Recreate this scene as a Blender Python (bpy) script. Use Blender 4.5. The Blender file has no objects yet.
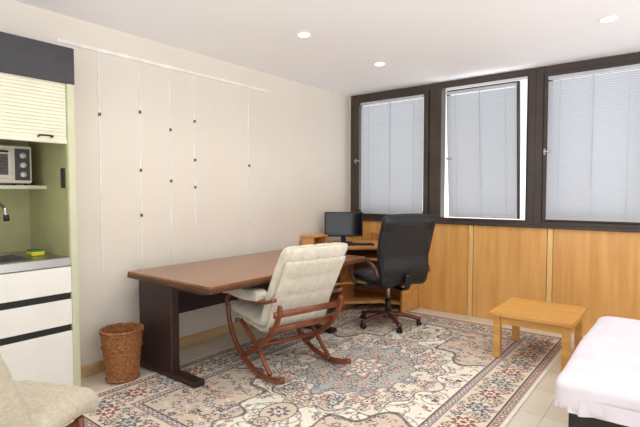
import bpy, bmesh, math, random
import numpy as np
from mathutils import Vector, Matrix
random.seed(3)
S = bpy.context.scene
try:
    S.view_settings.view_transform = 'Standard'
    S.view_settings.look = 'None'
except Exception:
    pass

def lin(c):
    return tuple((x/255/12.92 if x/255 <= .04045 else ((x/255+.055)/1.055)**2.4) for x in c)

# ---------------- materials
def mat(name, c1, c2=None, rough=.6, scale=(8,8,8), bump=0, bscale=60, metal=0, detail=4, sheen=0, coat=0, emit=0, lo=.35, hi=.65):
    m = bpy.data.materials.new(name); m.use_nodes = True
    nt = m.node_tree; n = nt.nodes; L = nt.links
    p = n['Principled BSDF']
    c2 = c2 or tuple(x*.93 for x in c1)
    tc = n.new('ShaderNodeTexCoord'); mp = n.new('ShaderNodeMapping')
    mp.inputs['Scale'].default_value = scale
    no = n.new('ShaderNodeTexNoise'); no.inputs['Scale'].default_value = 1; no.inputs['Detail'].default_value = detail
    cr = n.new('ShaderNodeValToRGB')
    cr.color_ramp.elements[0].position = lo; cr.color_ramp.elements[1].position = hi
    cr.color_ramp.elements[0].color = (*lin(c1), 1); cr.color_ramp.elements[1].color = (*lin(c2), 1)
    L.new(tc.outputs['Object'], mp.inputs['Vector']); L.new(mp.outputs[0], no.inputs['Vector'])
    L.new(no.outputs[0], cr.inputs[0]); L.new(cr.outputs[0], p.inputs['Base Color'])
    p.inputs['Roughness'].default_value = rough; p.inputs['Metallic'].default_value = metal
    if coat: p.inputs['Coat Weight'].default_value = coat
    if sheen: p.inputs['Sheen Weight'].default_value = sheen
    if emit:
        p.inputs['Emission Color'].default_value = (*lin(c1), 1); p.inputs['Emission Strength'].default_value = emit
    if bump:
        n2 = n.new('ShaderNodeTexNoise'); n2.inputs['Scale'].default_value = bscale; n2.inputs['Detail'].default_value = 3
        b = n.new('ShaderNodeBump'); b.inputs['Strength'].default_value = bump; b.inputs['Distance'].default_value = .01
        L.new(tc.outputs['Object'], n2.inputs['Vector']); L.new(n2.outputs[0], b.inputs['Height']); L.new(b.outputs[0], p.inputs['Normal'])
    return m

M = {}
M['wall'] = mat('wall_paint', (230,223,212), (227,219,207), .85, (1.5,1.5,1.5), .1, 90)
M['ceil'] = mat('ceiling_paint', (250,251,253), (248,249,252), .9, (1,1,1))
M['panel'] = mat('panel_wood', (226,174,102), (210,152,80), .42, (14,14,1.2), coat=.15)
M['strip'] = mat('strip_wood', (238,196,130), (224,176,108), .4, (20,20,1.5), coat=.1)
M['base'] = mat('baseboard_wood', (214,182,136), (200,164,116), .5, (3,2,30))
M['frame'] = mat('window_frame_bronze', (70,57,49), (60,48,42), .38, (5,5,5))
M['gasket'] = mat('gasket', (28,25,24), None, .5)
M['desktop'] = mat('desk_walnut', (150,98,56), (122,76,40), .26, (14,1.3,14), coat=.3)
M['desktrim'] = mat('desk_edge', (92,54,32), (80,46,26), .35, (12,1.5,12))
M['deskdark'] = mat('desk_dark', (56,35,30), (46,28,25), .45, (8,8,8))
M['honey'] = mat('honey_wood', (222,168,100), (204,146,78), .4, (5,14,14), coat=.15)
M['honeyedge'] = mat('honey_edge', (190,130,70), (172,114,58), .45, (5,12,12))
M['tablew'] = mat('table_oak', (220,166,88), (202,144,70), .38, (1.5,16,16), coat=.2)
M['bent'] = mat('bentwood', (140,76,42), (112,57,31), .3, (12,12,12), coat=.3)
M['cream'] = mat('cream_upholstery', (222,216,199), (209,202,184), .85, (30,30,30), .12, 220, sheen=.2)
M['creamw'] = mat('greige_quilt', (204,194,174), (188,178,158), .9, (60,60,60), .3, 200, sheen=.2)
M['leather'] = mat('black_leather', (30,33,37), (23,25,28), .42, (10,10,10), .12, 160)
M['plastic'] = mat('black_plastic', (22,22,24), None, .4)
M['screen'] = mat('screen_glass', (16,18,22), None, .12)
M['chwood'] = mat('chair_wood', (92,48,38), (74,36,30), .3, (12,12,12), coat=.3)
M['steel'] = mat('steel', (190,190,188), (175,175,174), .28, (30,3,3), metal=1)
M['white'] = mat('white_laminate', (238,236,230), (234,232,226), .45)
M['blackgap'] = mat('black_laminate', (24,24,26), None, .5)
M['grey'] = mat('dark_grey_fascia', (62,62,66), (56,56,60), .55)
M['green'] = mat('green_panel', (176,174,128), (168,166,120), .5)
M['greenlt'] = mat('green_edge', (204,206,176), (198,200,168), .5)
M['shutter'] = mat('shutter_cream', (230,226,204), (224,220,197), .5)
M['wire'] = mat('rail_white', (248,247,244), None, .5)
M['brass'] = mat('hook_brown', (112,92,72), None, .4, metal=.3)
M['wicker'] = mat('wicker', (176,116,66), (122,74,40), .6, (60,60,60), .4, 200)
M['sheet'] = mat('bed_sheet', (223,217,224), (217,210,218), .9, (6,6,6), .25, 14)
M['sponge'] = mat('sponge', (214,206,60), None, .9)
M['greencl'] = mat('green_cloth', (60,120,80), None, .9)
M['lampem'] = mat('lamp_glow', (255,250,242), None, .5, emit=14)
M['ovenbody'] = mat('oven_body', (206,198,182), (198,190,174), .4)
M['ovenglass'] = mat('oven_glass', (44,36,30), (70,56,44), .15, (10,10,30))
M['blindwire'] = mat('blind_cord', (190,192,196), None, .6)

def glassmat():
    m = bpy.data.materials.new('window_glass'); m.use_nodes = True
    nt = m.node_tree; n = nt.nodes; n.clear()
    o = n.new('ShaderNodeOutputMaterial'); mx = n.new('ShaderNodeMixShader'); t = n.new('ShaderNodeBsdfTransparent'); g = n.new('ShaderNodeBsdfGlossy')
    g.inputs['Roughness'].default_value = .02; mx.inputs[0].default_value = .06
    nt.links.new(t.outputs[0], mx.inputs[1]); nt.links.new(g.outputs[0], mx.inputs[2]); nt.links.new(mx.outputs[0], o.inputs[0])
    return m
M['glass'] = glassmat()
def blindmat():
    m = bpy.data.materials.new('blind_slats'); m.use_nodes = True
    nt = m.node_tree; n = nt.nodes; p = n['Principled BSDF']
    p.inputs['Base Color'].default_value = (*lin((198,201,206)), 1); p.inputs['Roughness'].default_value = .55
    t = n.new('ShaderNodeBsdfTranslucent'); t.inputs[0].default_value = (*lin((200,208,220)), 1)
    mx = n.new('ShaderNodeMixShader'); mx.inputs[0].default_value = .18
    o = [x for x in n if x.type == 'OUTPUT_MATERIAL'][0]
    nt.links.new(p.outputs[0], mx.inputs[1]); nt.links.new(t.outputs[0], mx.inputs[2]); nt.links.new(mx.outputs[0], o.inputs[0])
    return m
M['blind'] = blindmat()
def floormat():
    m = bpy.data.materials.new('stone_tiles'); m.use_nodes = True
    nt = m.node_tree; n = nt.nodes; L = nt.links; p = n['Principled BSDF']
    tc = n.new('ShaderNodeTexCoord'); br = n.new('ShaderNodeTexBrick'); br.offset = 0
    br.inputs['Scale'].default_value = 1; br.inputs['Brick Width'].default_value = .4; br.inputs['Row Height'].default_value = .4
    br.inputs['Mortar Size'].default_value = .003
    br.inputs['Color1'].default_value = (*lin((224,214,198)), 1); br.inputs['Color2'].default_value = (*lin((218,207,190)), 1)
    br.inputs['Mortar'].default_value = (*lin((190,178,160)), 1)
    no = n.new('ShaderNodeTexNoise'); no.inputs['Scale'].default_value = 5; no.inputs['Detail'].default_value = 8
    mx = n.new('ShaderNodeMixRGB'); mx.blend_type = 'MULTIPLY'; mx.inputs[0].default_value = .3
    L.new(tc.outputs['Object'], br.inputs['Vector']); L.new(tc.outputs['Object'], no.inputs['Vector'])
    cr = n.new('ShaderNodeValToRGB'); cr.color_ramp.elements[0].position = .3; cr.color_ramp.elements[0].color = (.7,.66,.6,1); cr.color_ramp.elements[1].position = .6
    L.new(no.outputs[0], cr.inputs[0]); L.new(br.outputs[0], mx.inputs[1]); L.new(cr.outputs[0], mx.inputs[2])
    L.new(mx.outputs[0], p.inputs['Base Color']); p.inputs['Roughness'].default_value = .35
    return m
M['floor'] = floormat()

# ---------------- builder
def catmull(pts, n=10):
    P = [Vector(p) for p in pts]; P = [P[0]*2-P[1]] + P + [P[-1]*2-P[-2]]
    out = []
    for i in range(1, len(P)-2):
        for k in range(n):
            t = k/n; a, b, c, d = P[i-1], P[i], P[i+1], P[i+2]
            out.append(.5*((2*b)+(c-a)*t+(2*a-5*b+4*c-d)*t*t+(3*b-a-3*c+d)*t**3))
    out.append(P[-2].copy()); return out

class B:
    def __init__(s, name, loc=(0,0,0), rotz=0):
        s.name = name; s.v = []; s.f = []; s.m = []; s.s = []; s.mats = []; s.loc = loc; s.rotz = rotz
    def mi(s, k):
        if k not in s.mats: s.mats.append(k)
        return s.mats.index(k)
    def add(s, vs, fs, k, smooth=False, mx=None):
        o = len(s.v); i = s.mi(k)
        for v in vs:
            v = Vector(v); s.v.append(mx @ v if mx else v)
        for f in fs:
            s.f.append([a+o for a in f]); s.m.append(i); s.s.append(smooth)
    def box(s, lo, hi, k, bev=.003, mx=None, seg=2):
        bm = bmesh.new(); bmesh.ops.create_cube(bm, size=1)
        lo = Vector(lo); hi = Vector(hi); c = (lo+hi)/2; d = hi-lo
        for v in bm.verts: v.co = Vector((v.co.x*d.x, v.co.y*d.y, v.co.z*d.z)) + c
        if bev > 0:
            bv = min(bev, min(abs(d.x), abs(d.y), abs(d.z))*.45)
            bmesh.ops.bevel(bm, geom=list(bm.edges), offset=bv, segments=seg, affect='EDGES', profile=.5)
        bm.verts.index_update()
        s.add([v.co.copy() for v in bm.verts], [[v.index for v in f.verts] for f in bm.faces], k, bev > .012, mx)
        bm.free()
    def prism(s, poly, z0, z1, k, mx=None):
        n = len(poly)
        vs = [(x, y, z0) for x, y in poly] + [(x, y, z1) for x, y in poly]
        fs = [list(range(n))[::-1], list(range(n, 2*n))] + [[i, (i+1) % n, n+(i+1) % n, n+i] for i in range(n)]
        s.add(vs, fs, k, False, mx)
    def tube(s, pts, r, k, n=12, caps=True):
        pts = [Vector(p) for p in pts]; vs = []; fs = []; N = len(pts)
        prev = None
        for i, p in enumerate(pts):
            t = (pts[min(i+1, N-1)] - pts[max(i-1, 0)]).normalized()
            if prev is None:
                a = t.orthogonal().normalized()
            else:
                a = (prev - t*prev.dot(t)).normalized()
            prev = a; b = t.cross(a)
            rr = r[i] if isinstance(r, (list, tuple)) else r
            for j in range(n):
                th = 2*math.pi*j/n; vs.append(p + (a*math.cos(th)+b*math.sin(th))*rr)
        for i in range(N-1):
            for j in range(n):
                fs.append([i*n+j, i*n+(j+1) % n, (i+1)*n+(j+1) % n, (i+1)*n+j])
        if caps:
            fs.append(list(range(n))[::-1]); fs.append([(N-1)*n+j for j in range(n)])
        s.add(vs, fs, k, True)
    def lathe(s, prof, k, c=(0,0,0), n=32, smooth=True):
        vs = []; fs = []; N = len(prof)
        for r, z in prof:
            for j in range(n):
                th = 2*math.pi*j/n; vs.append((c[0]+r*math.cos(th), c[1]+r*math.sin(th), c[2]+z))
        for i in range(N-1):
            for j in range(n):
                fs.append([i*n+j, i*n+(j+1) % n, (i+1)*n+(j+1) % n, (i+1)*n+j])
        fs.append(list(range(n))[::-1]); fs.append([(N-1)*n+j for j in range(n)])
        s.add(vs, fs, k, smooth)
    def bar(s, pts, w, h, k, side=(0,1,0)):
        pts = [Vector(p) for p in pts]; sd = Vector(side); N = len(pts); vs = []; fs = []
        sec = []
        c = min(w, h)*.3
        for sx, sy in ((1,1),(-1,1),(-1,-1),(1,-1)):
            a = (sx*(w/2), sy*(h/2-c)); b_ = (sx*(w/2-c), sy*(h/2))
            sec += [a, b_] if sx*sy > 0 else [b_, a]
        n = 8
        for i, p in enumerate(pts):
            t = (pts[min(i+1, N-1)] - pts[max(i-1, 0)]).normalized(); nn = t.cross(sd).normalized()
            for a, b_ in sec: vs.append(p + sd*a + nn*b_)
        for i in range(N-1):
            for j in range(n): fs.append([i*n+j, i*n+(j+1) % n, (i+1)*n+(j+1) % n, (i+1)*n+j])
        fs.append(list(range(n))[::-1]); fs.append([(N-1)*n+j for j in range(n)])
        s.add(vs, fs, k, True)
    def pad(s, path, w, t, k, nroll=0, ncol=0, amp=.25, amp2=.15, K=20, y0=0, n=14, taper=None, dish=0):
        P = catmull(path, n); N = len(P); vs = []; fs = []
        L = [0]
        for i in range(1, N): L.append(L[-1]+(P[i]-P[i-1]).length)
        T = L[-1]
        js = [('t', j) for j in range(-K, K+1)] + [('b', j) for j in range(K-1, -K, -1)]
        R = len(js)
        for i, p in enumerate(P):
            tg = (P[min(i+1, N-1)] - P[max(i-1, 0)]).normalized(); nn = Vector((0,-1,0)).cross(tg).normalized()
            if nn.length == 0: nn = Vector((0,0,1))
            e = min(1, min(L[i], T-L[i])/(t*.6)); sc = math.sqrt(max(0, 1-(1-e)**2)); u = L[i]/T
            ww = w*(.9+.1*sc)*(taper(u) if taper else 1)
            for side, j in js:
                y = math.sin(math.pi/2*j/K)
                th = t/2*max(0, 1-abs(y)**6)**.45*sc
                g = 1
                if nroll: g *= 1+amp*(abs(math.sin(math.pi*nroll*u))**.5-1)
                if ncol: g *= 1+amp2*(abs(math.sin(math.pi*ncol*(y*.5+.5)))**.5-1)
                th *= g
                vs.append(p + Vector((0, y0+y*ww/2, 0)) + nn*(th if side == 't' else -th) + nn*dish*(y*y))
        for i in range(N-1):
            for j in range(R): fs.append([i*R+j, i*R+(j+1) % R, (i+1)*R+(j+1) % R, (i+1)*R+j])
        fs.append(list(range(R))[::-1]); fs.append([(N-1)*R+j for j in range(R)])
        s.add(vs, fs, k, True)
    def done(s):
        me = bpy.data.meshes.new(s.name); me.from_pydata([tuple(v) for v in s.v], [], s.f)
        for k in s.mats: me.materials.append(M[k])
        me.polygons.foreach_set('material_index', s.m); me.polygons.foreach_set('use_smooth', s.s)
        me.update()
        bm = bmesh.new(); bm.from_mesh(me); bmesh.ops.recalc_face_normals(bm, faces=bm.faces); bm.to_mesh(me); bm.free()
        o = bpy.data.objects.new(s.name, me); S.collection.objects.link(o)
        o.location = s.loc; o.rotation_euler = (0, 0, s.rotz)
        return o

H = 2.585
XR = 5.3; YB = -7.2
# ---------------- shell
b = B('floor'); b.box((-.5,YB,-.1),(XR+.12,.14,0),'floor',0); b.done()
b = B('ceiling'); b.box((-.5,YB,H),(XR+.12,.14,H+.1),'ceil',0); b.done()
b = B('wall_left')
b.box((-.12,-3.565,0),(0,.12,H),'wall',0)
b.box((-.5,YB,2.29),(0,-3.565,H),'wall',0)
b.box((-.5,YB,0),(-.36,-3.565,2.29),'wall',0)
b.box((-.36,-3.565,0),(-.12,-3.5,2.29),'wall',0)
b.box((-.36,YB,0),(0,-5.06,2.29),'wall',0)
b.done()
b = B('wall_back')
b.box((0,0,0),(XR,.12,1.0),'wall',0)
b.box((0,0,1.0),(.04,.12,H),'wall',0)
b.box((4.33,0,1.0),(XR,.12,H),'wall',0)
b.done()
# panelling
b = B('wood_panelling')
xs = [.02, .83, 1.62, 2.41, 3.2, 3.99, 4.78]
for i, x in enumerate(xs):
    x1 = xs[i+1]-.03 if i < 6 else XR-.01
    b.box((x+.03,-.018,.0),(x1,-.0005,.998),'panel',.002)
    b.box((x-.024 if i else 0,-.026,.0),(x+.024,-.0005,.998),'strip',.003)
b.done()
b = B('baseboard_left'); b.box((.0005,-3.56,0),(.016,-.03,.085),'base',.004); b.done()

# windows
zs0, zs1 = 1.0, H-.004
bounds = [.045, 1.2, 2.255, 3.27, 4.33]
def ring(b, x0, x1, z0, z1, w, y0, y1, k, mx=None, bev=.004):
    b.box((x0,y0,z0),(x0+w,y1,z1),k,bev,mx); b.box((x1-w,y0,z0),(x1,y1,z1),k,bev,mx)
    b.box((x0+w,y0,z1-w),(x1-w,y1,z1),k,bev,mx); b.box((x0+w,y0,z0),(x1-w,y1,z0+w),k,bev,mx)
def blind(b, x0, x1, z0, z1, y, mx=None):
    b.box((x0,y-.018,z1-.03),(x1,y+.018,z1),'blind',.003,mx)
    b.box((x0,y-.012,z0),(x1,y+.012,z0+.018),'blind',.003,mx)
    z = z0+.03; p = .0215
    tl = math.radians(62)
    while z < z1-.035:
        dy = math.cos(tl)*.0125; dz = math.sin(tl)*.0125
        vs = [(x0,y-dy,z-dz),(x1,y-dy,z-dz),(x1,y+.0015,z+.0005),(x0,y+.0015,z+.0005),(x1,y+dy,z+dz),(x0,y+dy,z+dz)]
        b.add(vs, [[0,1,2,3],[3,2,4,5]], 'blind', False, mx); z += p
    for fx in (.14,.5,.86):
        x = x0+(x1-x0)*fx
        b.box((x-.0015,y-.0165,z0+.01),(x+.0015,y-.0145,z1-.02),'blindwire',0,mx)
    x = x0+(x1-x0)*.5
    b.box((x-.004,y-.024,z0+.30),(x+.004,y-.02,z1-.02),'blindwire',0,mx)
for i in range(4):
    x0, x1 = bounds[i], bounds[i+1]
    b = B('window_%d' % (i+1))
    ring(b, x0, x1, zs0, zs1, .07, -.03, .09, 'frame')
    b.box((x0,-.045,zs0),(x1,-.03,zs0+.03),'frame',.004)
    if i != 1:
        ring(b, x0+.078, x1-.078, zs0+.072, zs1-.072, .06, -.045, .05, 'frame')
        ring(b, x0+.07, x1-.07, zs0+.07, zs1-.07, .012, -.02, .05, 'gasket', bev=0)
        b.box((x0+.13,.0,zs0+.13),(x1-.13,.006,zs1-.13),'glass',0)
        hz = 1.75
        b.box((x0+.085,-.055,hz-.03),(x0+.1,-.045,hz+.03),'steel',.003)
        b.box((x0+.085,-.085,hz-.008),(x0+.16,-.073,hz+.008),'steel',.004)
        b.box((x0+.087,-.08,hz-.008),(x0+.098,-.05,hz+.008),'steel',.003)
        l = x0+(.185 if i == 0 else .12)
        blind(b, l, x1-.13, zs0+.09, zs1-.115, -.07 if i else -.066)
        b.done()
    else:
        a0, a1 = x0+.175, x1-.13
        mx = Matrix.Translation((0,-.0,zs0+.08)) @ Matrix.Rotation(math.radians(4.2), 4, 'X') @ Matrix.Translation((0,0,-(zs0+.08)))
        b.box((x1-.085,-.02,zs0+.07),(x1-.07,.06,zs1-.07),'gasket',.002)
        ring(b, a0, a1, zs0+.085, zs1-.12, .03, -.045, -.005, 'frame', mx)
        b.box((a0+.03,-.03,zs0+.11),(a1-.03,-.024,zs1-.15),'glass',0,mx)
        b.box((a0-.006,-.08,1.72),(a0+.06,-.06,1.74),'steel',.003,mx)
        blind(b, a0+.012, a1-.018, zs0+.09, zs1-.14, -.066, mx)
        b.done()

# picture rail with cords
b = B('picture_hanging_rail')
b.box((.0005,-3.56,2.388),(.012,-1.46,2.412),'wire',.002)
for y, zb, hk in ((-3.27,.78,[1.93]),(-2.945,.72,[1.53,1.17,1.99]),(-2.667,.78,[1.88,1.45]),(-2.42,.82,[1.64,1.4,1.98]),(-1.767,.80,[1.62])):
    b.box((.0002,y-.0045,zb),(.006,y+.0045,2.39),'wire',0)
    for z in hk:
        b.box((.002,y-.008,z-.012),(.018,y+.008,z+.012),'brass',.003)
for y in (-3.4,-2.8,-2.1,-1.55): b.box((.0005,y-.01,2.384),(.014,y+.01,2.416),'wire',.002)
b.done()

# downlights
for i, (x, y) in enumerate([(1.06,-2.17),(1.10,-1.09),(2.97,-1.09),(2.97,-2.17),(1.06,-3.25),(2.97,-3.25),(1.06,-4.4),(2.97,-4.4),(4.6,-1.09),(4.6,-2.8)]):
    b = B('downlight', (x,y,H))
    b.lathe([(.056,-.001),(.058,-.006),(.053,-.009),(.045,-.007),(.043,-.002)], 'ceil')
    b.lathe([(.042,-.0055),(.0,-.0056)], 'lampem')
    o1 = b.done()
    l = bpy.data.lights.new('lamp', 'SPOT'); l.energy = 26; l.spot_size = math.radians(150); l.spot_blend = .9
    l.shadow_soft_size = .06; l.color = (1,.95,.88)
    o = bpy.data.objects.new('lamp', l); S.collection.objects.link(o); o.parent = o1; o.location = (0,0,-.02)

# ---------------- kitchenette
b = B('kitchenette')
XF = .29; XK = -.35; Y1 = -3.575; Y0 = -5.05
b.box((XK,Y1-.045,0),(XF,Y1,2.28),'greenlt',.003)
b.box((XK+.012,Y1-.052,.93),(XF-.012,Y1-.045,2.05),'green',0)
b.box((XK,Y0,0),(XF,Y0+.04,2.28),'greenlt',.003)
b.box((XK,Y0+.04,0),(XK+.012,Y1-.045,2.28),'green',0)
ya, yb = Y0+.04, Y1-.046
b.box((XK+.01,ya,2.05),(XF+.006,Y1+.001,2.282),'grey',.004)
z = 1.69
while z < 2.045:
    b.box((XF-.035,ya,z),(XF-.012,yb,z+.0215),'shutter',.004,seg=2); z += .022
b.box((XF-.04,ya,1.665),(XF-.008,yb,1.69),'shutter',.004)
b.tube(catmull([(XF-.008,-3.72,1.70),(XF+.02,-3.725,1.705),(XF+.02,-3.79,1.705),(XF-.008,-3.795,1.70)],5), .006, 'plastic', 8)
b.box((XK+.012,ya,1.375),(-.04,yb,1.40),'greenlt',.003)
b.box((.21,Y1-.066,1.38),(.25,Y1-.052,1.51),'plastic',.003); b.box((.22,Y1-.07,1.395),(.24,Y1-.066,1.44),'grey',.002); b.box((.22,Y1-.07,1.455),(.24,Y1-.066,1.495),'grey',.002)
b.box((XK+.012,ya,.9),(XF-.01,-4.48,.93),'steel',.004)
b.box((XK+.012,-3.8,.9),(XF-.01,yb,.93),'steel',.004)
b.box((XK+.012,-4.48,.9),(-.22,-3.8,.93),'steel',.004); b.box((.2,-4.48,.9),(XF-.01,-3.8,.93),'steel',.004)
b.box((-.22,-4.48,.76),(.2,-3.8,.77),'steel',0)
b.box((-.225,-4.48,.76),(-.22,-3.8,.92),'steel',0); b.box((.2,-4.48,.76),(.205,-3.8,.92),'steel',0)
b.box((-.22,-3.8,.76),(.2,-3.795,.92),'steel',0); b.box((-.22,-4.485,.76),(.2,-4.48,.92),'steel',0)
b.box((XF-.02,ya,.875),(XF,yb,.928),'steel',.003)
b.box((XK+.02,ya,.06),(XF-.035,yb,.75),'blackgap',0)
b.box((XF-.035,ya,.06),(XF-.02,yb,.875),'blackgap',0)
yc = (-4.32)
for (z0, z1) in ((.70,.87),(.49,.655),(.06,.445)):
    b.box((XF-.022,yc+.002,z0),(XF-.002,yb,z1),'white',.003); b.box((XF-.022,ya,z0),(XF-.002,yc-.002,z1),'white',.003)
b.box((XF-.06,ya,0),(XF-.05,yb,.06),'blackgap',0)
b.done()
b = B('kitchen_faucet', (-.20,-3.98,.93))
b.lathe([(.028,.0),(.028,.02),(.02,.03),(.018,.09)], 'steel', n=20)
b.tube(catmull([(0,0,.08),(0,.005,.25),(.03,.02,.33),(.12,.05,.36),(.22,.07,.33),(.25,.075,.27)],8), .011, 'steel')
b.tube([(.25,.075,.28),(.252,.076,.24)], .016, 'plastic')
b.tube([(0,.0,.07),(.02,.09,.11)], .008, 'steel')
b.done()
b = B('dish_sponge', (0.02,-3.725,.931)); b.box((-.05,-.045,0),(.05,.035,.03),'sponge',.008); b.box((-.048,-.043,.03),(.048,.033,.04),'greencl',.003); b.done()
b = B('toaster_oven', (0,0,0))
x0,x1,y0,y1,z0 = -.32,-.05,-4.12,-3.71,1.412
b.box((x0,y0,z0),(x1,y1,z0+.25),'ovenbody',.012)
b.box((x1-.004,y0+.02,z0+.03),(x1+.006,y1-.12,z0+.22),'ovenbody',.006)
b.box((x1+.004,y0+.045,z0+.055),(x1+.009,y1-.145,z0+.19),'ovenglass',.002)
for i in range(5): b.tube([(x1+.010,y0+.05,z0+.075+i*.022),(x1+.010,y1-.15,z0+.075+i*.022)], .0015,'steel',6)
b.tube([(x1+.03,y0+.05,z0+.205),(x1+.03,y1-.15,z0+.205)], .006,'plastic',8)
for yy in (y0+.06,y1-.16): b.tube([(x1,yy,z0+.205),(x1+.03,yy,z0+.205)], .005,'plastic',8)
b.box((x1-.002,y1-.105,z0+.02),(x1+.004,y1-.015,z0+.23),'grey',.003)
for i in range(3):
    zz = z0+.06+i*.062
    b.tube([(x1+.003,y1-.06,zz),(x1+.022,y1-.06,zz)], .018,'ovenbody',16)
for yy in (y0+.03,y1-.03):
    for xx in (x0+.03,x1-.03): b.tube([(xx,yy,1.4005),(xx,yy,z0+.002)], .012,'plastic',8)
b.done()

# ---------------- waste basket
b = B('wicker_wastebasket', (.265,-3.27,.0125))
def weave(n=120, m=54, r0=.105, r1=.142, h=.355, inner=0):
    vs = []; fs = []
    for i in range(m+1):
        t = i/m; z = t*h; row = i/2
        r = r0+(r1-r0)*t**.9 - inner
        for j in range(n):
            th = 2*math.pi*j/n
            d = .0035*math.sin(th*24+(math.pi if int(row) % 2 else 0))*(1 if i % 2 else .3)
            vs.append(((r+d)*math.cos(th), (r+d)*math.sin(th), z))
    for i in range(m):
        for j in range(n): fs.append([i*n+j, i*n+(j+1) % n, (i+1)*n+(j+1) % n, (i+1)*n+j])
    return vs, fs
vs, fs = weave(); b.add(vs, fs, 'wicker', False)
vs, fs = weave(inner=.008); b.add(vs, fs, 'wicker', False)
b.lathe([(.0,.0),(.105,.0),(.105,.012),(0,.012)], 'wicker', n=40)
for z, r, a in ((.357,.142,.009),(.341,.146,.005),(.24,.138,.005),(.012,.11,.008)):
    pts = [((r)*math.cos(2*math.pi*i/48), r*math.sin(2*math.pi*i/48), z+.0015*math.sin(i*math.pi/2)) for i in range(49)]
    b.tube(pts, a, 'wicker', 8, False)
b.done()

# ---------------- writing desk
b = B('writing_desk')
dx0, dx1, dy0, dy1 = .09, 1.08, -3.12, -1.30
b.box((dx0,dy0,.730),(dx1,dy1,.75),'desktop',.005)
b.box((dx0-.004,dy0-.004,.70),(dx1+.004,dy1+.004,.7305),'desktrim',.009,seg=3)
for y in (-3.04,-1.475):
    b.box((.14,y-.02,.05),(.56,y+.05,.70),'deskdark',.008)
    b.box((.11,y-.03,.012),(.84,y+.06,.055),'deskdark',.012,seg=3)
    b.box((.14,y-.01,.66),(.92,y+.04,.698),'deskdark',.004)
b.box((.24,-3.0,.38),(.262,-1.48,.698),'deskdark',.002)
b.box((.5,-3.0,.63),(.54,-1.48,.698),'deskdark',.003)
b.done()

# ---------------- corner computer desk
b = B('corner_computer_desk')
top = [(.03,-.035),(1.02,-.035),(1.02,-.44),(.88,-.50),(.52,-.84),(.48,-1.14),(.03,-1.14)]
b.prism(top, .735, .76, 'honey')
b.prism([(.028,-.033),(1.024,-.033),(1.024,-.444),(.883,-.505),(.526,-.843),(.485,-1.144),(.028,-1.144)], .728, .752, 'honeyedge')
def shelf(z, k=.85, t=.02):
    pts = [(.04,-.04),(1.0,-.04),(1.0,-.42*k),(.80*k+.05,-.50*k),(.50*k,-.80*k-.06),(.46*k,-1.10),(.04,-1.10)]
    b.prism(pts, z, z+t, 'honey')
shelf(.60, .98); shelf(.32); shelf(.09,.85,.03)
b.box((.04,-1.135,.012),(.46,-1.11,.73),'honey',.002)
b.box((.985,-.42,.012),(1.01,-.04,.73),'honey',.002)
b.box((.04,-.06,.012),(.98,-.045,.73),'honeyedge',.002)
b.box((.36,-.70,.012),(.385,-.45,.6),'honeyedge',.002)
b.box((.035,-1.0,.85),(.22,-.74,.87),'honey',.003); b.box((.04,-1.0,.76),(.21,-.98,.85),'honey',.002); b.box((.04,-.76,.76),(.21,-.74,.85),'honey',.002); b.box((.04,-.98,.762),(.05,-.76,.85),'honeyedge',0)
b.box((.36,-.085,.85),(1.0,-.04,.87),'honey',.003); b.box((.36,-.08,.76),(.38,-.04,.85),'honey',.002); b.box((.98,-.08,.76),(1.0,-.04,.85),'honey',.002)
b.done()

b = B('computer_monitor', (.29,-.53,.761), math.radians(-50))
b.box((-.02,-.225,.075),(.02,.225,.365),'plastic',.006)
b.box((.0205,-.21,.095),(.0215,.21,.35),'screen',0)
b.box((-.05,-.12,.13),(-.02,.12,.32),'plastic',.01)
b.box((-.045,-.03,.01),(-.02,.03,.2),'plastic',.005)
b.lathe([(.0,.0),(.11,.0),(.11,.008),(.03,.016),(0,.016)], 'plastic', (-.02,0,0), 28)
b.done()
b = B('computer_keyboard', (.525,-.63,.7605), math.radians(-50))
b.box((-.07,-.21,0),(.07,.21,.014),'plastic',.004)
for r in range(5):
    for c in range(15):
        b.box((-.058+r*.024,-.198+c*.0265,.014),(-.038+r*.024,-.176+c*.0265,.02),'gasket',.0)
b.done()

# ---------------- lounge chair (bentwood rocker)
b = B('rocking_lounge_chair', (1.0,-2.34,.0125), math.radians(166))
path = [(.38,0,.38),(.33,0,.425),(.12,0,.41),(-.03,0,.395),(-.12,0,.43),(-.185,0,.56),(-.28,0,.74),(-.375,0,.89),(-.44,0,.965)]
b.pad(path, .57, .12, 'cream', nroll=8, ncol=4, amp=.28, amp2=.22, n=18, K=28)
b.pad([(.30,0,.36),(.06,0,.345),(-.10,0,.335),(-.18,0,.39),(-.24,0,.54),(-.34,0,.72),(-.43,0,.88)], .53, .05, 'cream', n=14, nroll=7, ncol=4, amp=.4, amp2=.3, K=24)
for y in (-.30,.30):
    # curved runner
    A = catmull([(.37,y,.47),(.355,y,.36),(.29,y,.23),(.17,y,.115),(.0,y,.045),(-.18,y,.024),(-.34,y,.045),(-.43,y,.075)],8)
    b.bar(A, .028, .044, 'bent')
    C = catmull([(-.36,y,.56),(-.32,y,.44),(-.23,y,.33),(-.10,y,.235),(.03,y,.15),(.12,y,.10)],8)
    b.bar([p+Vector((0,-.027 if y > 0 else .027,0)) for p in C], .026, .042, 'bent')
    D = catmull([(.20,y,.35),(.08,y,.29),(-.05,y,.20),(-.16,y,.10),(-.23,y,.045)],8)
    b.bar([p+Vector((0,-.027 if y > 0 else .027,0)) for p in D], .026, .036, 'bent')
    R = catmull([(-.33,y,.60),(-.18,y,.56),(.05,y,.54),(.24,y,.545),(.34,y,.53),(.375,y,.49),(.37,y,.44)],8)
    b.bar(R, .04, .026, 'bent')
    b.pad([(.38,0,.545),(.33,0,.59),(.1,0,.585),(-.1,0,.60),(-.17,0,.61)], .105, .085, 'cream', y0=y, K=8, n=8)
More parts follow.
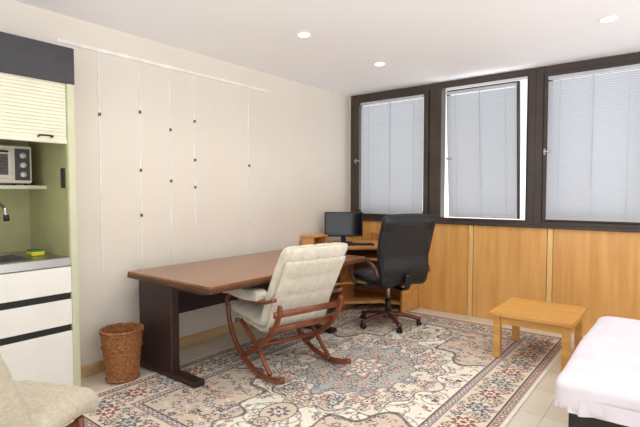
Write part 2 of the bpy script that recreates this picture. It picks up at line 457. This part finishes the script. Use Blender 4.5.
b.bar([(-.25,-.29,.37),(-.25,.29,.37)], .045, .022, 'bent', side=(0,0,1))
b.bar([(-.05,-.28,.205),(-.05,.28,.205)], .03, .03, 'bent', side=(0,0,1))
b.bar([(.26,-.29,.335),(.26,.29,.335)], .03, .022, 'bent', side=(0,0,1))
b.bar([(-.34,-.31,.50),(-.34,.31,.50)], .045, .022, 'bent', side=(0,0,1))
b.done()

# ---------------- armchair (bottom-left)
b = B('upholstered_armchair', (1.10,-4.37,.0), math.radians(116))
b.pad([(.38,0,.27),(.35,0,.335),(.2,0,.345),(-.02,0,.325)], .58, .14, 'creamw', K=24, n=18, nroll=4, ncol=5, amp=.14, amp2=.14)
b.pad([(-.0,0,.31),(-.05,0,.45),(-.14,0,.66),(-.22,0,.84),(-.245,0,.90)], .58, .12, 'creamw', K=24, n=18, nroll=6, ncol=5, amp=.14, amp2=.14)
for y in (-.24,.24):
    b.tube([(.30,y,.28),(.33,y,.001)], [.022,.015], 'bent', 12)
    b.tube([(-.05,y,.30),(-.20,y,.001)], [.022,.015], 'bent', 12)
    b.bar([(.32,y,.25),(-.08,y,.25)], .025, .05, 'bent')
b.done()

# ---------------- office chair
b = B('office_chair', (1.09,-.88,.012), math.radians(156))
b.tube([(0,0,.10),(0,0,.26)], .03, 'plastic', 20); b.tube([(0,0,.25),(0,0,.43)], .018, 'steel', 16)
b.lathe([(.0,.07),(.05,.07),(.055,.09),(.04,.135),(0,.14)], 'chwood', n=24)
for i in range(5):
    a = math.radians(20+72*i); d = Vector((math.cos(a), math.sin(a), 0))
    sd = Vector((-math.sin(a), math.cos(a), 0))
    pts = [d*.03+Vector((0,0,.11)), d*.12+Vector((0,0,.108)), d*.22+Vector((0,0,.09)), d*.30+Vector((0,0,.07)), d*.325+Vector((0,0,.066))]
    b.bar(catmull(pts,5), .045, .034, 'chwood', side=sd)
    c = d*.31
    b.tube([c+Vector((0,0,.03)), c+Vector((0,0,.07))], .009, 'plastic', 8)
    for k in (-1, 1):
        p = c+sd*.016*k+Vector((0,0,.0255)); b.tube([p-sd*.009, p+sd*.009], .025, 'plastic', 16)
b.box((-.13,-.10,.40),(.13,.10,.435),'plastic',.01)
b.pad([(.29,0,.43),(.26,0,.485),(.12,0,.49),(-.08,0,.475),(-.22,0,.48)], .54, .12, 'leather', K=16, nroll=4, amp=.15, n=14)
b.pad([(-.20,0,.44),(-.225,0,.55),(-.215,0,.70),(-.25,0,.90),(-.30,0,1.06),(-.325,0,1.14)], .62, .12, 'leather', K=16, nroll=5, amp=.18, n=16, taper=lambda u: .88+.14*min(1,u*1.6), dish=.03)
b.pad([(-.26,0,.46),(-.285,0,.60),(-.285,0,.74),(-.315,0,.92),(-.35,0,1.07)], .55, .04, 'leather', K=12, n=10)
b.bar(catmull([(-.05,0,.415),(-.22,0,.40),(-.30,0,.43),(-.325,0,.56)],6), .07, .02, 'plastic')
for y in (-.31,.31):
    pts = catmull([(.12,y,.42),(.20,y,.50),(.23,y,.60),(.19,y,.655),(.05,y,.675),(-.12,y,.665),(-.22,y,.62),(-.25,y,.56)],7)
    b.bar(pts, .04, .028, 'chwood')
    b.bar([(.12,y,.42),(.0,y*.7,.41)], .03, .02, 'plastic', side=(0,0,1))
    b.pad([(.20,0,.67),(.1,0,.69),(-.06,0,.692),(-.13,0,.68)], .05, .024, 'leather', y0=y, K=6, n=6)
    b.bar([(-.25,y,.56),(-.24,y*.85,.54)], .03, .02, 'chwood', side=(0,0,1))
b.done()

# ---------------- coffee table
b = B('coffee_table')
tx0,tx1,ty0,ty1 = 2.21,2.82,-1.21,-.56; tz=.39
b.box((tx0,ty0,tz-.035),(tx1,ty1,tz),'tablew',.006,seg=3)
for x in (tx0+.025,tx1-.08):
    for y in (ty0+.03,ty1-.085):
        b.box((x,y,.012 if x<2.6 else .001),(x+.055,y+.055,tz-.035),'tablew',.005)
b.box((tx0+.035,ty0+.08,tz-.1),(tx0+.055,ty1-.08,tz-.035),'tablew',.002); b.box((tx1-.055,ty0+.08,tz-.1),(tx1-.035,ty1-.08,tz-.035),'tablew',.002)
b.box((tx0+.08,ty0+.045,tz-.1),(tx1-.08,ty0+.065,tz-.035),'tablew',.002); b.box((tx0+.08,ty1-.065,tz-.1),(tx1-.08,ty1-.045,tz-.035),'tablew',.002)
b.done()

# ---------------- daybed
b = B('daybed')
bx0,bx1,by0,by1 = 2.965,4.95,-2.62,-1.11
def sp(x, p): return math.copysign(abs(x)**p, x)
def rbox(lo, hi, k, nu=160, nv=48, wr=.006):
    lo = Vector(lo); hi = Vector(hi); c = (lo+hi)/2; d = (hi-lo)/2; vs = []; fs = []
    for i in range(nv+1):
        ph = -math.pi/2+math.pi*i/nv
        for j in range(nu):
            th = 2*math.pi*j/nu
            x = sp(math.cos(ph),.16)*sp(math.cos(th),.11); y = sp(math.cos(ph),.16)*sp(math.sin(th),.11); z = sp(math.sin(ph),.35)
            w = wr*(math.sin(x*9+y*5)+math.sin(y*13-x*4+1))
            vs.append((c.x+x*d.x+w*(abs(x) > .9), c.y+y*d.y+w*(abs(y) > .9), c.z+z*d.z+w*.5*(z > 0)))
    for i in range(nv):
        for j in range(nu): fs.append([i*nu+j, i*nu+(j+1) % nu, (i+1)*nu+(j+1) % nu, (i+1)*nu+j])
    b.add(vs, fs, k, True)
rbox((bx0,by0,.31),(bx1,by1,.49),'sheet')
b.box((bx0+.06,by0+.06,.14),(bx1-.06,by1-.06,.38),'gasket',.01)
for x in (bx0+.12,bx1-.18):
    for y in (by0+.12,by1-.18): b.box((x,y,0),(x+.06,y+.06,.15),'deskdark',.004)
cx_, cy_ = (bx0+bx1)/2, (by0+by1)/2
vs = []; fs = []
for r, zz in enumerate((.41,.385,.36,.335)):
    for i in range(400):
        th = 2*math.pi*i/400; x = sp(math.cos(th),.11); y = sp(math.sin(th),.11)
        w = .010*r/3*math.sin(i*.45)+.005*math.sin(i*.21)*r/3
        vs.append((cx_+x*((bx1-bx0)/2+.004+w), cy_+y*((by1-by0)/2+.004+w), zz+(.008*math.sin(i*.13) if r == 3 else 0)))
for r in range(3):
    for i in range(400): fs.append([r*400+i, r*400+(i+1) % 400, (r+1)*400+(i+1) % 400, (r+1)*400+i])
b.add(vs, fs, 'sheet', True)
b.done()

# ---------------- rug
def rug():
    x0, x1, y0, y1 = .36, 2.66, -3.80, -.25
    hx, hy = (x1-x0)/2, (y1-y0)/2
    nx, ny = 440, 690
    X, Y = np.meshgrid(np.linspace(-hx, hx, nx), np.linspace(-hy, hy, ny))
    ax, ay = np.abs(X), np.abs(Y)
    C = np.zeros((ny, nx, 3)); 
    def col(c): return np.array(lin(c))
    cream = col((236,229,216)); rose = col((148,62,58)); pink = col((200,150,136)); blue = col((86,104,126)); navy = col((42,50,72))
    brown = col((96,70,60)); green = col((106,114,98)); tan = col((216,202,180)); ochre = col((180,142,100)); dark = col((54,42,46)); grey = col((128,130,130))
    C[:] = cream
    def put(mask, c, a=1.0):
        C[mask] = C[mask]*(1-a)+c*a
    rng = np.random.RandomState(7)
    def flower(PX, PY, cx, cy, r, c1, c2, c3, petals=6, dom=None):
        dx = PX-cx; dy = PY-cy; rr = np.hypot(dx, dy)
        m0 = rr < r*1.3
        if not m0.any(): return
        th = np.arctan2(dy, dx)
        lim = r*(.78+.22*np.cos(petals*th))
        d = dom if dom is not None else True
        put((rr < lim*1.15) & d, c3); put((rr < lim) & d, c1); put((rr < lim*.62) & d, c2); put((rr < r*.22) & d, c3)
    def leaf(PX, PY, cx, cy, a, l, w, c, dom):
        dx = (PX-cx)*np.cos(a)+(PY-cy)*np.sin(a); dy = -(PX-cx)*np.sin(a)+(PY-cy)*np.cos(a)
        put(dom & ((dx/l)**2+((dy-3*dx*dx/l*.3)/w)**2 < 1), c, .9)
    def spiral(PX, PY, cx, cy, R, sgn, c, dom, ph=0):
        dx = PX-cx; dy = (PY-cy)*sgn; rr = np.hypot(dx, dy); th = np.arctan2(dy, dx)+ph
        t = (rr/R*1.6-th/(2*math.pi)) % 1
        put(dom & (rr < R) & (rr > R*.12) & (np.abs(t-.5)*R/1.6 < .0045), c, .85)
    pal = [rose, blue, pink, ochre, brown, grey, navy, green, rose, blue]
    field = (ax < hx-.40) & (ay < hy-.40)
    for k in range(24):
        cx = rng.rand()*(hx-.42); cy = rng.rand()*(hy-.42); spiral(ax, ay, cx, cy, .09+.08*rng.rand(), 1 if k % 2 else -1, [green, brown, grey][k % 3], field, rng.rand()*6)
    for k in range(150):
        cx = rng.rand()*(hx-.40); cy = rng.rand()*(hy-.40); r = .010+.022*rng.rand()**1.4
        a, c = rng.choice(len(pal), 2, replace=False)
        flower(ax, ay, cx, cy, r, pal[a], pal[c] if rng.rand() > .6 else cream, [dark, tan, cream][rng.randint(3)], rng.choice([5,6,8]), field)
    for k in range(300):
        cx = rng.rand()*(hx-.40); cy = rng.rand()*(hy-.40)
        leaf(ax, ay, cx, cy, rng.rand()*3.14, .014+.014*rng.rand(), .005, [green, blue, brown, rose, grey, navy][rng.randint(6)], field)
    # corner spandrels
    u = (hx-.40-ax); w = (hy-.40-ay)
    th = np.arctan2(w, u); rad = np.hypot(u/.58, w/.82)
    lim = 1+.08*np.cos(th*14)
    put(field & (rad < lim+.04), dark, .8); sp_ = field & (rad < lim); put(sp_, col((210,192,174)))
    for k in range(84):
        cx = hx-.40-rng.rand()*.58; cy = hy-.40-rng.rand()*.8; a, c = rng.choice(len(pal), 2, replace=False)
        flower(ax, ay, cx, cy, .012+.026*rng.rand(), pal[a], cream if k % 2 else pal[c], [cream, dark][k % 2], 6, sp_)
    for k in range(120):
        leaf(ax, ay, hx-.40-rng.rand()*.6, hy-.40-rng.rand()*.8, rng.rand()*3.14, .022, .006, [green, blue, brown, cream, navy][rng.randint(5)], sp_)
    # medallion
    th = np.arctan2(Y/1.3, X); rad = np.hypot(X, Y/1.35)
    sc = .035*np.cos(th*16)+.035*np.cos(th*8)
    put(rad < .60+sc, dark, .8); put(rad < .588+sc, col((228,218,202))); 
    ringm = (rad < .58+sc)
    for k in range(130):
        r = .40+.22*rng.rand(); a = rng.rand()*math.pi/2; i_, j_ = rng.choice(len(pal), 2, replace=False)
        flower(ax, ay/1.35, r*math.cos(a), r*math.sin(a), .01+.020*rng.rand(), pal[i_], cream, pal[j_], 6, ringm)
    for k in range(16):
        a = k*math.pi/8; flower(X, Y/1.35, .50*math.cos(a), .50*math.sin(a), .042, [pink, blue][k % 2], cream, dark, 8)
    put(rad < .40+sc*.8, dark, .8); put(rad < .388+sc*.8, col((176,182,184)))
    inm = rad < .38+sc*.8
    for k in range(120):
        r = .12+.28*math.sqrt(rng.rand()); a = rng.rand()*math.pi/2; i_, j_ = rng.choice(len(pal), 2, replace=False)
        flower(ax, ay/1.35, r*math.cos(a), r*math.sin(a), .009+.018*rng.rand(), pal[i_], cream, pal[j_], 6, inm)
    for k in range(12):
        a = k*math.pi/6+.26; flower(X, Y/1.35, .27*math.cos(a), .27*math.sin(a), .036, pink, grey, cream, 8)
    sc2 = .03*np.cos(th*8)
    put(rad < .16+sc2, dark); put(rad < .15+sc2, col((204,160,142))); put(rad < .115+sc2, cream)
    for k in range(8):
        a = k*math.pi/4; flower(X, Y/1.35, .085*math.cos(a), .085*math.sin(a), .026, blue, cream, dark, 6)
    flower(X, Y/1.35, 0, 0, .05, pink, cream, navy, 8)
    for (pc, pr) in ((.93, .11), (1.08, .05)):
        put((ax/pr)**2+((ay-pc)/(pr*1.25))**2 < 1, dark, .8); put((ax/(pr-.01))**2+((ay-pc)/(pr*1.25-.012))**2 < 1, tan)
        flower(ax, ay, 0, pc, pr*.6, blue, cream, rose, 8)
    # borders
    d = np.minimum(hx-ax, hy-ay)
    along = np.where((hx-ax) < (hy-ay), Y, X)
    def band(a, b_, c, al=1): put((d >= a) & (d < b_), c, al)
    band(0, .40, tan)
    band(.345, .385, col((172,180,182))); band(.385, .393, dark); band(.337, .345, dark)
    band(.085, .337, col((222,208,188))); band(.077, .085, dark); band(.022, .077, col((188,156,142))); band(0, .022, cream)
    P = .24
    ph = (along/P) % 1.0
    lx = (ph-.5)*P
    idx = np.floor(along/P).astype(int)
    mb = (d > .088) & (d < .335)
    put(mb & (np.abs(d-.21-.075*np.sin(along/P*2*math.pi)) < .006), green, .9)
    put(mb & (np.abs(d-.21+.075*np.sin(along/P*2*math.pi)) < .005), brown, .8)
    def bflower(cx, cd, r, c1, c2, c3, pet, par=None):
        dx = lx-cx; dd = d-cd; rr = np.hypot(dx, dd); t = np.arctan2(dd, dx)
        lim = r*(.8+.2*np.cos(pet*t)); m = mb
        if par is not None: m = mb & (idx % 2 == par)
        put(m & (rr < lim*1.15), c3); put(m & (rr < lim), c1); put(m & (rr < lim*.66), c2); put(m & (rr < lim*.38), c1)
    for k in range(46):
        bflower((rng.rand()-.5)*P, .095+rng.rand()*.23, .010+.014*rng.rand(), pal[rng.randint(len(pal))], cream, pal[rng.randint(len(pal))], 5, k % 2)
    bflower(0, .21, .066, rose, cream, dark, 8, 0); bflower(0, .21, .066, blue, tan, dark, 8, 1)
    for cx, cd, c in ((-.09,.13,navy),(-.09,.28,rose),(.09,.14,rose),(.09,.28,navy),(.11,.2,ochre),(-.11,.2,blue)):
        bflower(cx, cd, .028, c, cream, dark, 6)
    for (a, b_, p, c1, c2) in ((.022,.077,.06,navy,cream),(.345,.385,.05,rose,cream)):
        l2 = ((along/p) % 1-.5)*p; rr = np.hypot(l2, d-(a+b_)/2)
        m = (d >= a) & (d < b_); put(m & (rr < .018), c1); put(m & (rr < .009), c2)
    nz = rng.rand(ny, nx, 1)*.16+.88
    C = C*nz
    C = C*.93 + cream*.07
    co = np.zeros((ny, nx, 3)); co[..., 0] = X; co[..., 1] = Y
    co[..., 2] = .010+.0008*rng.rand(ny, nx)
    vs = co.reshape(-1, 3)
    I = np.arange(ny*nx).reshape(ny, nx)
    F = np.stack([I[:-1,:-1], I[:-1,1:], I[1:,1:], I[1:,:-1]], -1).reshape(-1, 4)
    me = bpy.data.meshes.new('persian_rug')
    nv = len(vs)
    bor = np.concatenate([I[0,:], I[1:,-1], I[-1,-2::-1], I[-2:0:-1,0]])
    low = vs[bor].copy(); low[:, 2] = .0005
    allv = np.concatenate([vs, low]); nb = len(bor); k = np.arange(nb); k2 = (k+1) % nb
    F2 = np.stack([bor[k2], bor[k], nv+k, nv+k2], -1)
    AF = np.concatenate([F, F2])
    me.vertices.add(len(allv)); me.vertices.foreach_set('co', allv.astype(np.float32).ravel())
    me.loops.add(AF.size); me.loops.foreach_set('vertex_index', AF.astype(np.int32).ravel())
    me.polygons.add(len(AF)); me.polygons.foreach_set('loop_start', (np.arange(len(AF))*4).astype(np.int32))
    me.update(calc_edges=True)
    at = me.color_attributes.new('weave', 'FLOAT_COLOR', 'POINT')
    cc = np.ones((len(allv), 4), np.float32); cc[:nv, :3] = C.reshape(-1, 3); cc[nv:, :3] = C.reshape(-1, 3)[bor]
    at.data.foreach_set('color', cc.ravel())
    m = bpy.data.materials.new('rug_pile'); m.use_nodes = True; n = m.node_tree.nodes; p = n['Principled BSDF']
    a = n.new('ShaderNodeVertexColor'); a.layer_name = 'weave'
    m.node_tree.links.new(a.outputs[0], p.inputs['Base Color']); p.inputs['Roughness'].default_value = .95
    p.inputs['Specular IOR Level'].default_value = .1
    me.materials.append(m)
    o = bpy.data.objects.new('persian_rug', me); S.collection.objects.link(o); o.location = ((x0+x1)/2, (y0+y1)/2, 0)
rug()

# ---------------- world: overcast sky above, lower half given extra brightness to whiten the ceiling
w = bpy.data.worlds.new('World'); S.world = w; w.use_nodes = True
nt = w.node_tree; bg = nt.nodes['Background']
tc = nt.nodes.new('ShaderNodeTexCoord'); sx = nt.nodes.new('ShaderNodeSeparateXYZ'); mr = nt.nodes.new('ShaderNodeMapRange')
mr.inputs['From Min'].default_value = -.15; mr.inputs['From Max'].default_value = .1
mr.inputs['To Min'].default_value = 3.1; mr.inputs['To Max'].default_value = 1.15
nt.links.new(tc.outputs['Generated'], sx.inputs[0]); nt.links.new(sx.outputs['Z'], mr.inputs['Value']); nt.links.new(mr.outputs[0], bg.inputs[1])
bg.inputs[0].default_value = (.985,.99,1,1)

# ---------------- camera
cam = bpy.data.cameras.new('camera'); cam.sensor_width = 36; cam.lens = 36*465/640
co = bpy.data.objects.new('camera', cam); S.collection.objects.link(co)
co.location = (3.43,-5.0,1.35)
co.rotation_euler = (math.radians(90-2.55), 0, math.radians(38))
S.camera = co
